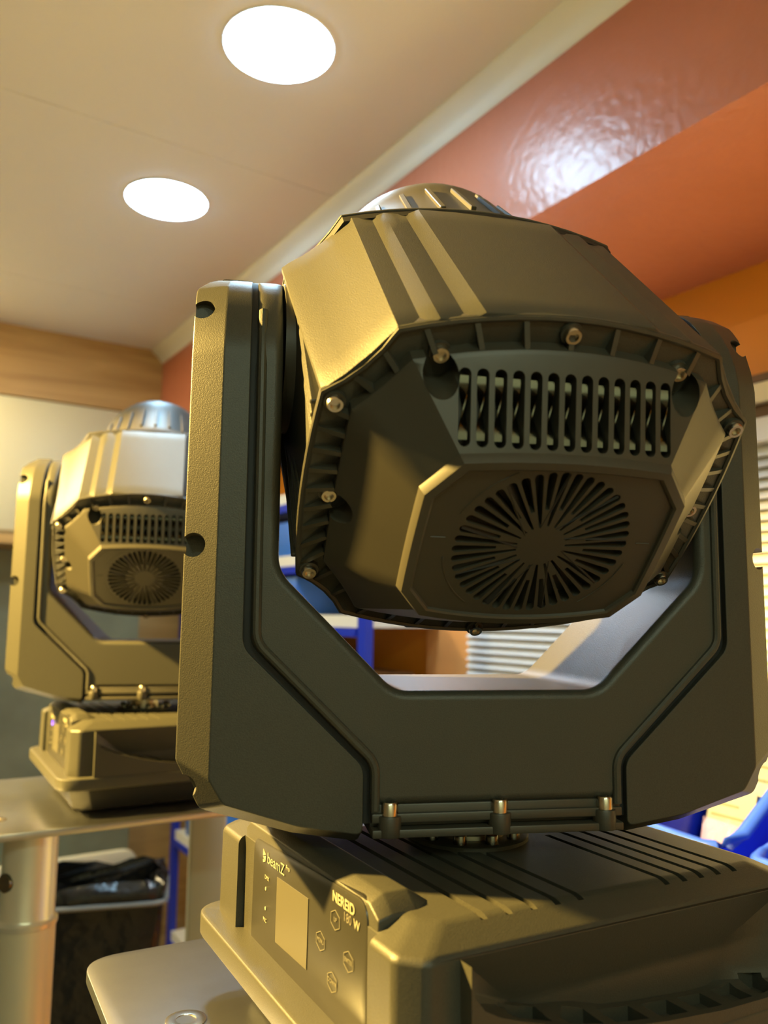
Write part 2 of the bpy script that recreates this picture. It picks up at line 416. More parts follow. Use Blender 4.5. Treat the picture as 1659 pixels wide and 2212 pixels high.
    loft(bm, [[(XP+.004, -p, z) for p, z in q2], [(XP+.0003, -p, z) for p, z in q2]])
    link('panel_seal', tomesh(bm, 'seal'), M['gasket'], pan)
    XF = XP-.0013
    bm = bmesh.new(); sc = [(-.0255, .0955), (.0215, .0970), (.0205, .0605), (-.0262, .0590)]
    loft(bm, [[(XF, -p, z) for p, z in sc], [(XF-.0003, -p, z) for p, z in sc]])
    link('screen', tomesh(bm, 'scr', 0), M['screen'], pan)
    def text(s, p, z, size, m='print', sx=1.0, align='LEFT'):
        f = bpy.data.curves.new('lettering', 'FONT'); f.body = s; f.size = size; f.extrude = .00008; f.align_x = align; f.align_y = 'CENTER'
        if s == 'NEREID': f.offset = .00014
        o = bpy.data.objects.new('tmpf', f); C.objects.link(o); bpy.context.view_layer.update()
        me = bpy.data.meshes.new_from_object(o.evaluated_get(bpy.context.evaluated_depsgraph_get())); bpy.data.objects.remove(o)
        me.materials.clear(); o = link('lettering', me, M[m], pan)
        mt = Matrix(((0, 0, -1, XF-.0003), (-1, 0, 0, -p), (0, 1, 0, z), (0, 0, 0, 1)))
        o.matrix_local = mt @ Matrix.Diagonal((sx, 1, 1, 1))
        return o
    text('beamZ', -.0425, .1018, .0088, sx=1.15)
    text('Pro', -.0118, .1045, .0040)
    text('NEREID', .0525, .1078, .0070, sx=1.08)
    text('180', .0655, .1020, .0062, 'printdim'); text('W', .0770, .1020, .0064)
    # triangle marks of the maker's logo
    bm = bmesh.new()
    for tri in ([(-.0500, .1055), (-.0455, .1030), (-.0500, .1015)], [(-.0500, .1010), (-.0448, .1025), (-.0460, .0985)], [(-.0500, .0995), (-.0470, .0985), (-.0500, .0975)]):
        loft(bm, [[(XF, -p, z) for p, z in tri], [(XF-.0003, -p, z) for p, z in tri]])
    link('logo_mark', tomesh(bm, 'logo', 0), M['print'], pan)
    def hexa(p, z, s):
        t = text(s, p, z, .0030, 'printdim', align='CENTER')
        b = bmesh.new(); n = 6; o_ = [(p+.0062*math.cos(R(90+60*i)), z+.0050*math.sin(R(90+60*i))) for i in range(6)]
        i_ = [(p+.0058*math.cos(R(90+60*i)), z+.0046*math.sin(R(90+60*i))) for i in range(6)]
        ov = [b.verts.new((XF-.0002, -a, c)) for a, c in o_]; iv = [b.verts.new((XF-.0002, -a, c)) for a, c in i_]
        for i in range(6): b.faces.new((ov[i], ov[(i+1) % 6], iv[(i+1) % 6], iv[i]))
        r = bmesh.ops.extrude_face_region(b, geom=b.faces[:])
        for v in [g for g in r['geom'] if isinstance(g, bmesh.types.BMVert)]: v.co.x -= .0002
        link('button_outline', tomesh(b, 'hex', 0), M['printdim'], pan)
    hexa(.0562, .0971, 'UP'); hexa(.0386, .0813, 'MENU'); hexa(.0719, .0829, 'ENTER'); hexa(.0535, .0667, 'DOWN')
    text('DMX', -.0460, .0901, .0034, 'print'); text('MIC', -.0470, .0655, .0034, 'print')
    bm = bmesh.new()
    for z in (.0836, .0722): cyl(bm, (XF, .0440, z), (XF-.0003, .0440, z), .0011, n=12)
    link('indicator', tomesh(bm, 'ind'), M['print'], pan)
    # ---- hub ring between base and yoke
    bm = bmesh.new(); lathe(bm, [(.0235, .1142), (.0235, .1170), (.0215, .1175), (.0215, .1320), (.0235, .1330), (.0235, .1340)], (0, 0, 0), (0, 0, 1), 48)
    hub = link('pan_bearing', tomesh(bm, 'hub'), M['hub'], root)
    bm = bmesh.new(); lathe(bm, [(.038, .110), (.038, .1140), (.037, .1146), (.0237, .1146)], (0, 0, 0), (0, 0, 1), 48); link('bearing_flange', tomesh(bm, 'bf'), M['powder'], hub)
    for i in range(10):
        a = 2*PI*i/10+.2; b = bmesh.new(); x, y = .031*math.cos(a), .031*math.sin(a)
        lathe(b, [(.0040, .1140), (.0040, .1195), (.0036, .1202), (.0018, .1202), (.0018, .1180)], (x, y, 0), (0, 0, 1), 16)
        link('hub_screw', tomesh(b, 'hs'), M['chrome'], hub)
    # ---- yoke (its own frame: front plane y=0, pan axis y=.065)
    def cap(me, yb=.13, sh=0):
        bm = bmesh.new(); bm.from_mesh(me)
        rows = [(.020, 0), (.034, .0035), (.048, .010), (.060, .0185), (.071, .0290), (.079, .040), (.0845, .052)]
        for z, _ in rows: bmesh.ops.bisect_plane(bm, geom=bm.verts[:]+bm.edges[:]+bm.faces[:], plane_co=(0, 0, z), plane_no=(0, 0, 1))
        for v in bm.verts:
            z = v.co.z
            if z <= rows[0][0]: continue
            for (za, ya), (zb_, y2) in zip(rows, rows[1:]+[(.0865, .060)]):
                if za <= z <= zb_+1e-6:
                    yf = ya+(y2-ya)*(z-za)/(zb_-za); break
            else: yf = .060
            k = (.065-yf)/.065
            v.co.y = .065+(v.co.y-.065)*k
        bm.to_mesh(me); bm.free(); return me
    inner = [(.127, .0865), (.1255, -.100), (.0600, -.1640), (.0520, -.1700)]
    up = [(-.1420, .0865), (-.1270, .0865), (-.1262, -.1020), (-.0600, -.1680), (.0600, -.1680), (.1262, -.1020), (.1270, .0865), (.1420, .0865),
          (.1405, -.1430), (.0730, -.2080), (.0730, -.2300), (-.0730, -.2300), (-.0730, -.2080), (-.1405, -.1430)]
    rr = [0, 0, .022, .020, .020, .022, 0, 0, .014, .014, 0, 0, .014, .014]
    bm = bmesh.new(); prism(bm, roundpoly(up, rr, 6), 0, .13)
    me = bevel(tomesh(bm, 'y', 0), .0055, 4, 45)
    me = cap(me)
    # raised bead beside the seam, on the front and back
    seam = [(-.1385, .015), (-.1372, -.1415), (-.0705, -.2065), (-.0705, -.2320)]
    seam = roundpoly([(-.20, .4)]+seam+[(-.07, -.6)], [0, 0, .016, .016, 0, 0], 6)[1:-1]
    bm = bmesh.new(); bm.from_mesh(me)
    for sgn in (-1, 1):
        for yy in (.0002, .1298):
            ys = .006 if yy < .06 else -.006
            tube(bm, [(sgn*.1385, yy+ys*1.6, .050), (sgn*.1385, yy+ys, .034)]+[(sgn*-x, yy, z) for x, z in seam], .0026, 10)
    yoke = wn(link('yoke', done(tomesh(bm, 'yoke', 0), M['powder'], 30), None, root))
    # rubber seal filling the joint between yoke and covers
    for sgn in (-1, 1):
        sp = [(.1380, .0840), (.1480, .0840), (.1480, -.1460), (.0800, -.2110), (.0800, -.2400), (.0700, -.2400), (.0700, -.2040), (.1380, -.1400)]
        bm = bmesh.new(); prism(bm, [(sgn*x, z) for x, z in sp], .0055, .1245)
        link('cover_seal', done(cap(tomesh(bm, 'cs', 0)), M['gasket']), None, yoke)
    # foot of the yoke: recessed rail with bolts
    bm = bmesh.new()
    box(bm, (-.0725, .006, -.2455), (.0725, .124, -.229))
    box(bm, (-.0725, -.002, -.2385), (.0725, .004, -.2335))
    box(bm, (-.0725, .0005, -.2385), (.0725, .008, -.229))
    box(bm, (-.0725, -.004, -.2460), (.0725, .128, -.2415))
    for x in (-.0625, 0, .0625): cyl(bm, (x, .000, -.2458), (x, .000, -.2345), .0065)
    link('mounting_rail', done(bevel(tomesh(bm, 'rail', 0), .0008, 2, 50), M['plastic']), None, yoke)
    for x in (-.0625, 0, .0625):
        b = bmesh.new(); lathe(b, [(.0046, -.2345), (.0046, -.2285), (.0040, -.2275), (.0026, -.2275), (.0024, -.2305), (.0001, -.2305)], (x, -.0005, 0), (0, 0, 1), 24)
        link('socket_bolt', tomesh(b, 'bolt'), M['copper'], yoke)
    # covers
    for sgn in (-1, 1):
        fr = [(.1455, .0865), (.1560, .0865), (.1600, .074), (.1600, -.214), (.1520, -.2270), (.1120, -.2395), (.0770, -.2450), (.0770, -.2090), (.1445, -.1445)]
        md = [(.1455, .0885), (.1640, .0885), (.1785, .070), (.1785, -.205), (.1650, -.2310), (.1150, -.2450), (.0770, -.2510), (.0770, -.2090), (.1445, -.1445)]
        rd = [0, .004, .01, .006, .007, .03, .004, .012, .014]
        F_, M_ = roundpoly(fr, rd, 4), roundpoly(md, rd, 4)
        bm = bmesh.new()
        loft(bm, [[(sgn*x, y, z) for x, z in P] for P, y in ((F_, .001), (M_, .0118), (M_, .1182), (F_, .129))])
        me = bevel(tomesh(bm, 'cov', 0), .0013, 3, 22)
        me = cap(me)
        bc = bmesh.new()
        for z in (.052, -.0885, -.2195):
            for yy in (-.02, .15):
                cyl(bc, (sgn*.1735, yy, z), (sgn*.1735, .030 if yy < 0 else .10, z), .0068, n=28)
        me = cut(me, bc)
        wn(link('yoke_cover', done(me, M['powder'], 18), None, yoke))
        # raised lip around the cover beside the seam
        lip = [(.1490, .015), (.1480, -.1460), (.0815, -.2110), (.0815, -.2400)]
        lip = roundpoly([(.149, .4)]+lip+[(.0815, -.6)], [0, 0, .016, .016, 0, 0], 6)[1:-1]
        # tilt hub
        b = bmesh.new(); cyl(b, (sgn*.1185, .065, .037), (sgn*.1285, .065, .037), .018, n=36)
        link('tilt_axle', tomesh(b, 'axle'), M['chrome'], yoke)
        for i in range(6):
            a = 2*PI*i/6+.5; b = bmesh.new(); y, z = .065+.030*math.cos(a), .037+.030*math.sin(a)
            cyl(b, (sgn*.1225, y, z), (sgn*.1285, y, z), .0038, n=16)
            link('axle_screw', tomesh(b, 'as'), M['chrome'], yoke)
    # ---- head (its own frame: tilt axis at the origin, y = optical axis, z = up)
    bm = bmesh.new()
    N = 8
    loft(bm, [H(body_outline(i/N), .0005+.1675*i/N) for i in range(N+1)])
    me = bevel(tomesh(bm, 'hb', 0), .0012, 2, 60)
    head = link('head_housing', done(me, M['powder'], 24), None, root)
    bm = bmesh.new()
    loft(bm, [H(ins(RIM, .0012), -.0002), H(ins(RIM, -.0002), .0004), H(ins(RIM, -.0002), .0022), H(ins(RIM, .0014), .0032)])
    link('rear_lip', tomesh(bm, 'lip', 20), M['powder'], head)
    smooth_front = octo((.0905, .0850), (.1225, .0430), (.1225, -.0430), (.0905, -.0850), .0125, -.0025, .001, .0125)
    bm = bmesh.new(); loft(bm, [H(ins(smooth_front, .001), .1640), H(ins(smooth_front, .0006), .1715)])
    link('front_gasket', tomesh(bm, 'g', 20), M['gasket'], head)
    bm = bmesh.new(); loft(bm, [H(smooth_front, .1715), H(smooth_front, .1740), H(ins(smooth_front, .003), .1765), H(ins(smooth_front, .02), .1785)])
    link('front_bezel', done(bevel(tomesh(bm, 'bz', 0), .0006, 2, 40), M['plastic'], 20), None, head)
    for sgn in (-1, 1):                      # stepped fins and flange disc on the flanks
        b = bmesh.new()
        for k, n0 in enumerate((.0500, .0425, .0350, .0275)):
            for s2 in (-1, 1):
                x0 = .1095
                lo, hi = (min(sgn*x0, sgn*(.1185-.0010*k)), .004-A0, s2*n0-.0014), (max(sgn*x0, sgn*(.1185-.0010*k)), .160-.016*k-A0, s2*n0+.0014)
                box(b, lo, hi)
        link('side_fins', done(bevel(tomesh(b, 'sf', 0), .0006, 1, 40), M['powder']), None, head)
        b = bmesh.new(); cyl(b, (sgn*.112, 0, 0), (sgn*.1235, 0, 0), .049, .047, n=48)
        link('flange_disc', tomesh(b, 'fd'), M['plastic'], head)
    # dome
    bm = bmesh.new()
    prof = [(.088, .1775), (.0915, .1800), (.0920, .1880), (.0905, .1950), (.0850, .2400), (.0838, .2500)] + [(.0830*math.cos(t), .2620+.083*math.sin(t)) for t in [PI/2*i/16 for i in range(16)]] + [(.0004, .3450)]
    lathe(bm, [(r, a-A0) for r, a in prof], (0, 0, 0), (0, 1, 0), 72)
    link('lens_dome', tomesh(bm, 'dome', 25), M['plastic'], head)
    b = bmesh.new()
    for i in range(28):
        mt = Matrix.Rotation(2*PI*i/28, 4, 'Y') @ T(.0905, .1950-A0, 0) @ Matrix.Rotation(R(7), 4, 'Z')
        box(b, (-.0035, 0, -.0019), (.0028, .060, .0019), mt)
    link('dome_ribs', done(bevel(tomesh(b, 'dr', 0), .0005, 1), M['plastic']), None, head)
    # rear cover
    bm = bmesh.new()
    loft(bm, [H(ins(RIM, .002), .012), H(ins(RIM, .0004), .0015), H(RIM, .0008), H(RIM, -.0010), H(ins(RIM, .0012), -.0016), H(ins(RIM, .0024), -.0008), H(ins(RIM, .0030), .0030),
              H(BLK, .0050), H(BLK, -.0080), H(ins(BLK, .0016), -.0105), H(PLO, -.0405), H(ins(PLO, .0010), -.0432), H(ins(PLO, .0028), -.0458), H(PLI, -.0462), H(ins(PLI, .0018), -.0455), H(ins(PLI, .0026), -.0440)])
    me = tomesh(bm, 'rc', 0)
    # notches beside the upper screws and the mid side screw
    bc = bmesh.new()
    for x, n in ((-.0625, .0800), (.0625, .0800), (-.1010, -.003), (.1010, -.003)):
        cyl(bc, (x, -.06-A0, n), (x, .0046-A0, n), .0085, n=28)
    me = cut(me, bc)
    # vent slots in the upper slope
    ta, tn = -.032/.0497, -.0380/.0497       # down-slope direction (a, n)
    na, nn = -.0380/.0497, .032/.0497        # outward normal
    bc = bmesh.new(); VX = [-.0515+.0085*i for i in range(13)]
    for x in VX:
        ca, cn = -.0283, .0728
        pts = []
        L, wd = .0155, .0029
        for k in range(9): t = PI*k/8; pts.append((wd*math.cos(t), -L-wd*math.sin(t)))
        for k in range(9): t = PI*k/8; pts.append((-wd*math.cos(t), L+wd*math.sin(t)))
        rings = []
        for dep in (.008, -.013):
            rings.append([(x+p, ca-A0+ta*q+na*dep, cn+tn*q+nn*dep) for p, q in pts])
        loft(bc, rings)
    me = cut(me, bc)
    # fan slots
    bc = bmesh.new(); NF = 42; FN = .0035
    for i in range(NF):
        th = 2*PI*(i+.5)/NF; r0, r1 = (.0128, .0462) if i % 2 == 0 else (.0235, .0462)
        w0 = (.0006 if i % 2 == 0 else .0010); w1 = .0023
        c, s = math.cos(th), math.sin(th)
        prof2 = [(r0, w0)]+[(r1-.0023+w1*math.sin(t), w1*math.cos(t)) for t in [PI/2*k/5 for k in range(6)]]
        pts = prof2+[(a, -b_) for a, b_ in reversed(prof2) if b_ > 1e-6]
        rings = [[(r*c-q*s, a-A0, FN+r*s+q*c) for r, q in pts] for a in (-.060, -.0355)]
        loft(bc, rings)
    me = cut(me, bc)
    me = bake(me, [('BEVEL', dict(width=.00045, segments=2, limit_method='ANGLE', angle_limit=R(62), use_clamp_overlap=True))])
    # ribs and screw bosses in the rim channel
    bm = bmesh.new(); bm.from_mesh(me)
    def rib(p, q, th=.0013):
        p, q = Vector(p), Vector(q); d = (q-p).normalized(); s = Vector((-d.y, d.x))*th
        lo = [p-s, p+s, q+s, q-s]; aa = (-.0006, -.0006, -.0070, -.0070)
        loft(bm, [[(v.x, .0055-A0, v.y) for v in lo], [(v.x, a-A0, v.y) for v, a in zip(lo, aa)]])
    k = (12, 4, 10, 4, 12); order = [12, 4, 10, 4, 12, 4, 10, 4]
    i0 = 0
    rimi = ins(RIM, .0015)
    for side, n in enumerate(order):
        cnt = {0: 7, 4: 9, 2: 9, 6: 9}.get(side, 2)
        for j in range(cnt):
            u = (j+.5)/cnt*n if cnt > 2 else (.35+.6*j*0+.0)*n if j == 0 else .75*n
            a, f = int(u), u-int(u)
            P = lambda L: (L[(i0+a) % len(L)][0]*(1-f)+L[(i0+a+1) % len(L)][0]*f, L[(i0+a) % len(L)][1]*(1-f)+L[(i0+a+1) % len(L)][1]*f)
            rib(P(rimi), P(BLK))
        i0 += n
    SCR = [(0, .1000), (0, -.1005), (-.0616, .0890), (.0616, .0890), (-.1075, .0547), (.1075, .0547), (-.1084, -.0547), (.1084, -.0547), (-.1085, 0), (.1085, 0)]
    SCR[2], SCR[3] = (-.0616, .0850), (.0616, .0850); SCR[8], SCR[9] = (-.1040, .0), (.1040, .0)
    for x, n in SCR: cyl(bm, (x, .005-A0, n), (x, -.0025-A0, n), .0060, .0054, n=24)
    # raised line marks on the fan plateau
    def arcm(r, a0, a1):
        return [(r*math.cos(R(a0+(a1-a0)*i/10)), -.0441-A0, FN+r*math.sin(R(a0+(a1-a0)*i/10))) for i in range(11)]
    for a0, a1 in ((118, 158), (190, 232), (-50, -12)): tube(bm, arcm(.0505, a0, a1), .00035, 6)
    for x in (-1, 1): tube(bm, [(x*.0510, -.0441-A0, FN+.004), (x*.0585, -.0441-A0, FN+.004)], .00035, 6)
    me = tomesh(bm, 'rc2', 0)
    rear = wn(link('rear_cover', done(me, M['plastic'], 28), None, head))
    for x, n in SCR:
        b = bmesh.new(); lathe(b, [(.0040, .0020-A0), (.0042, -.0045-A0), (.0038, -.0056-A0), (.0025, -.0056-A0), (.0023, -.0036-A0), (.0002, -.0036-A0)], (x, 0, n), (0, 1, 0), 20)
        link('cover_screw', tomesh(b, 'cs'), M['steel'], head)
    # fan rotor seen through the slots
    b = bmesh.new(); cyl(b, (0, -.0362-A0, FN), (0, -.0358-A0, FN), .010, n=24)
    for i in range(9):
        mt = Matrix.Rotation(2*PI*i/9, 4, 'Y') @ T(.028, 0, 0) @ Matrix.Rotation(R(42), 4, 'X')
        box(b, (-.017, -.0006, -.008), (.017, .0006, .008), T(0, -.0385-A0, FN) @ mt)
    link('fan_rotor', tomesh(b, 'fr', 0), M['gasket'], head)
    # twisted bright cooling fins behind the vents
    b = bmesh.new()
    for x in VX:
        rings = []
        for k in range(15):
            q = -.0150+.030*k/14; tw = R(-5+210*(k/14)); dep = -.0055
            e = .0021
            cx = x; ca = -.0283-A0+ta*q+na*dep; cn = .0728+tn*q+nn*dep
            ux, ud = math.cos(tw)*e, math.sin(tw)*e; px, pd = -math.sin(tw)*.00035, math.cos(tw)*.00035
            ring = []
            for su, sp in ((1, 1), (-1, 1), (-1, -1), (1, -1)):
                dx = ux*su+px*sp; dd = ud*su+pd*sp
                ring.append((cx+dx, ca+na*dd, cn+nn*dd))
            rings.append(ring)
        loft(b, rings)
    link('cooling_fins', tomesh(b, 'cf', 60), M['chrome'], head)
    return root, yoke, head

def pose(root, yoke, head, F, yaw, tilt, beta, zplate):
    pan = Vector(F)+Matrix.Rotation(yaw, 3, 'Z') @ Vector((0, .065, 0))
    root.location = (pan.x, pan.y, zplate+ZC); root.rotation_euler = (0, 0, beta)
    D = Matrix.Rotation(yaw-beta, 4, 'Z')
    yoke.matrix_local = T(0, 0, F[2]-zplate) @ D @ T(0, -.065, 0)
    head.matrix_local = T(0, 0, F[2]-zplate+.037) @ D @ T(-.0035, 0, 0) @ Matrix.Rotation(R(2.4), 4, 'Z') @ Matrix.Rotation(tilt, 4, 'X')

BETA = R(28.1)
ZP = -.2500
u1 = make_unit('large black moving head stage light in the foreground, its fan cover facing the camera')
u1[0].name = 'moving_head_light'
def copy_obj(o, parent=None):
    c = o.copy(); C.objects.link(c); c.parent = parent
    return c
def copy_unit(u):
    root, yoke, head = u; r2 = copy_obj(root); y2 = h2 = None
    for ch in list(root.children):
        c = copy_obj(ch, r2)
        if ch is yoke: y2 = c
        if ch is head: h2 = c
        for g in list(ch.children): copy_obj(g, c)
    return r2, y2, h2
u2 = copy_unit(u1)
u2[0]['label'] = 'blurred second moving head stage light at left, half hidden by the first'
for u in (u1, u2): u[0]['group'] = 'moving head stage lights'
for ch in u2[0].children:
    if ch.name.startswith('display_panel'):
        b = bmesh.new(); cyl(b, (-.1190, .0300, .094), (-.1186, .0300, .094), .0035, n=16); link('status_light', tomesh(b, 'sl'), M['bluelamp'], ch)
F1 = (0.0664162, 0.47433043, 0.12574314)
pose(*u1, F1, .1723, .7986, BETA, ZP)
F2 = (-.3248, 1.1283, .1278)
pose(*u2, F2, R(11.5), R(43.4), R(30), -.2480)

# ---------------------------------------------------------------- stands
def stand(label, px, py, rz, zt, hw, poles, holes, slot=None):
    t = thing('pole_stand', label, 'stand', (px, py, 0), rz)
    (x0, x1), (y0, y1) = hw
    poly = roundpoly([(x0, y0), (x1, y0), (x1, y1), (x0, y1)], .028, 8)
    bm = bmesh.new(); zt += ZC
    loft(bm, [[(x, y, zt-.008) for x, y in poly], [(x, y, zt) for x, y in poly]])
    me = bevel(tomesh(bm, 'pl', 0), .0008, 2, 60)
    if slot:
        bc = bmesh.new(); sp = roundpoly(slot, .008, 4); loft(bc, [[(x, y, zt-.03) for x, y in sp], [(x, y, zt+.03) for x, y in sp]]); me = cut(me, bc)
    link('top_plate', done(me, M['alu']), None, t)
    for (x, y) in holes:
        b = bmesh.new(); lathe(b, [(.0125, zt-.0002), (.0125, zt+.0006), (.0100, zt+.0012), (.0062, zt+.0008), (.0060, zt+.0004), (.0003, zt+.0004)], (x, y, 0), (0, 0, 1), 32)
        link('countersunk_bolt', tomesh(b, 'cb'), M['steel'], t)
    for (x, y, r) in poles:
        b = bmesh.new(); lathe(b, [(r, .02), (r, zt-.115)], (x, y, 0), (0, 0, 1), 48); link('pole', tomesh(b, 'pole'), M['tube'], t)
        b = bmesh.new(); lathe(b, [(r*1.04, zt-.120), (r*1.06, zt-.118), (r*1.06, zt-.114), (r*.99, zt-.112), (r*.94, zt-.108), (r*.94, zt-.008)], (x, y, 0), (0, 0, 1), 48)
        link('spigot_collar', tomesh(b, 'sc'), M['collar'], t)
        b = bmesh.new(); mt = Vector((-.50, -.86, 0)); q = Vector((x, y, zt-.066)); mt = Matrix.Rotation(-rz, 3, 'Z') @ mt
        cyl(b, q+mt*r*.85, q+mt*r*1.02, .0105, n=24); link('collar_screw', tomesh(b, 'cw'), M['chrome'], t)
        b = bmesh.new(); lathe(b, [(.19, 0), (.19, .010), (.185, .014), (.05, .02), (.0005, .02)], (x, y, 0), (0, 0, 1), 48)
        link('floor_base', tomesh(b, 'fb'), M['bluesteel'] if False else M['gasket'], t)
    return t
stand('aluminium plate on a tube stand beneath the foreground stage light', .064094, .543078, BETA, ZP, ((-.207, .215), (-.205, .205)), [(.03, .0, .030)], [(-.163, .083), (-.163, -.06)])
# second stand: plate with a hole, tube at lower left
stand('aluminium plate on a thick tube stand under the blurred light at left', -.36, 1.17, R(30), -.2480, ((-.36, .155), (-.165, .165)), [(-.125, -.10, .033)], [(-.185, .075), (-.165, -.09)],
      [(-.215, -.0), (-.155, -.0), (-.155, .025), (-.215, .025)])

# ---------------------------------------------------------------- background
# blue storage rack against the right wall
def rl(r, s, z): return rp(r, s, z)
rk = thing('storage_rack', 'blue steel rack with white shelves by the orange wall, seen through the yoke', 'shelving rack', rp(1.17, 2.37, -ZC), ROOM_A)
RS0, RS1, RR0, RR1 = 1.66, 2.98, 1.03, 1.29
def rpart(name, r0, r1, s0, s1, z0, z1, m, parent=rk):
    o = parent; c = rk.matrix_basis
    b = bmesh.new(); box(b, (r0-1.17, s0-2.37, z0+ZC), (r1-1.17, s1-2.37, z1+ZC)); return link(name, tomesh(b, name, 0), m, rk)
for s in (RS0, RS1-.05): rpart('upright', RR0, RR0+.022, s, s+.035, -ZC, .62, M['bluesteel'])
for s in (RS0+.62, RS1-.1): rpart('upright', RR1-.035, RR1, s, s+.04, -ZC, .62, M['bluesteel'])
SH = [-1.15, -.80, -.42, -.02, .135, .335]
SH = [-1.12, -.78, -.42, -.015, .150, .330]
for z in SH:
    rpart('shelf', RR0+.005, RR1, RS0+.045, RS1-.05, z-.018, z+.012, M['white'])
    rpart('beam', RR0, RR0+.02, RS0+.045, RS1-.05, z-.040, z-.019, M['bluesteel'])
def rbin(s, w_, z, h, m, name, label, cat, group=None):
    b = bmesh.new(); rbox(b, RR0+.012, RR1-.03, s, s+w_, z, z+h)
    o = link(name, done(bevel(tomesh(b, name, 0), .006, 2), m), None); tag(o, label, cat, group); return o
for z, h, nm in ((.012-.015, .105, 'lowest visible'), (.162, .10, 'middle')):
    for i, s in enumerate((2.05, 2.36, 2.67)):
        rbin(s, .28, z, h, M['skyblue'], 'storage_box', ['near-end', 'middle', 'far-end'][i]+' blue box on the '+nm+' shelf of the blue rack', 'box', 'blue boxes in the rack')
rbin(1.78, .24, -.408, .26, M['brown'], 'cardboard_box', 'brown cardboard box in the shade under the white rack shelf', 'box')
rbin(2.06, .30, -.408, .30, M['darkwood'], 'wooden_crate', 'dark brown crate beside the cardboard box in the blue rack', 'crate')
for i, z in enumerate((-.768,)):
    rbin(2.45, .4, z, .12, M['skyblue'], 'storage_box', 'blue box low in the rack, seen above the bin', 'box', 'blue boxes in the rack')

# black bin with a liner bag
binp = Vector((-.675, 1.86, 0))
bn = thing('waste_bin', 'tall bin lined with a crumpled black bag below the left plate', 'waste bin', binp, R(14))
def rrect(hx, hy, r, z, jit=0, ref=[(.19, .154, .05)]):
    p = [(x, y) for x, y in roundpoly([(-hx, -hy), (hx, -hy), (hx, hy), (-hx, hy)], r, 5)]
    out = []
    for i, (x, y) in enumerate(p):                       # subdivide the long sides for folds
        x1, y1 = p[(i+1) % len(p)]; k = (0 if math.hypot(x1-x, y1-y) < 1e-6 else 1) and (9 if math.hypot(x1-x, y1-y) > .1 else 1)
        for j in range(k):
            u = j/k; out.append((x+(x1-x)*u+random.uniform(-jit, jit), y+(y1-y)*u+random.uniform(-jit, jit), z+random.uniform(-jit, jit)))
    return out
b = bmesh.new(); loft(b, [rrect(.14, 0.0450, .03, 0.0000), rrect(.178, 0.0770, .03, 0.8450), rrect(.174, 0.0730, .03, 0.8450), rrect(.13, 0.0400, .03, 0.0300)], True, True); link('bin_body', tomesh(b, 'bb'), M['bin'], bn)
b = bmesh.new(); loft(b, [rrect(.180, 0.0790, .03, 0.4250, .003), rrect(.186, 0.0850, .03, 0.5650, .005), rrect(.190, 0.0890, .03, 0.7050, .005), rrect(.196, 0.0950, .03, 0.8250, .006), rrect(.200, 0.0990, .03, 0.8900, .004), rrect(.204, 0.1030, .03, 0.9050, .006), rrect(.200, 0.0990, .03, 0.9230, .010), rrect(.186, 0.0850, .03, 0.9300, .010), rrect(.176, 0.0750, .03, 0.8850, .006), rrect(.17, 0.0690, .03, 0.5450, .006)], False, True)
link('bin_bag', tomesh(b, 'bag', 60), M['bag'], bn)
rr_ = rrect(.2065, 0.1055, .03, 0.8930); b = bmesh.new(); tube(b, rr_+rr_[:2], .0055, 8); link('retaining_ring', tomesh(b, 'rr'), M['bin'], bn)

# cream folding board behind the bin
t = thing('folding_table', 'cream rounded table top standing on edge behind the black bin', 'table', rp(.78, 2.70, -ZC), ROOM_A)
b = bmesh.new(); prism(b, roundpoly([(-.42, .10), (.05, .10), (.05, .755), (-.42, .755)], .05, 6), -.012, .012)
link('table_top', done(bevel(tomesh(b, 'tt', 0), .004, 2, 60), M['cream']), None, t)
for x in (-.36, .0):
    b = bmesh.new(); cyl(b, (x, .03, 0), (x, .03, .6), .012); link('folded_leg', tomesh(b, 'leg'), M['steel'], t)
# cream post between the stands
b = bmesh.new(); box(b, (-.030, -.025, 0), (.030, .025, 1.28))
o = link('support_post', done(bevel(tomesh(b, 'post', 0), .008, 3), mat('cream_post', (.46, .46, .36), .5)), None); o.location = (-.288, 1.42, 0); o.rotation_euler = (0, 0, R(10))
tag(o, 'cream square post standing between the left plate and the foreground base', 'post')

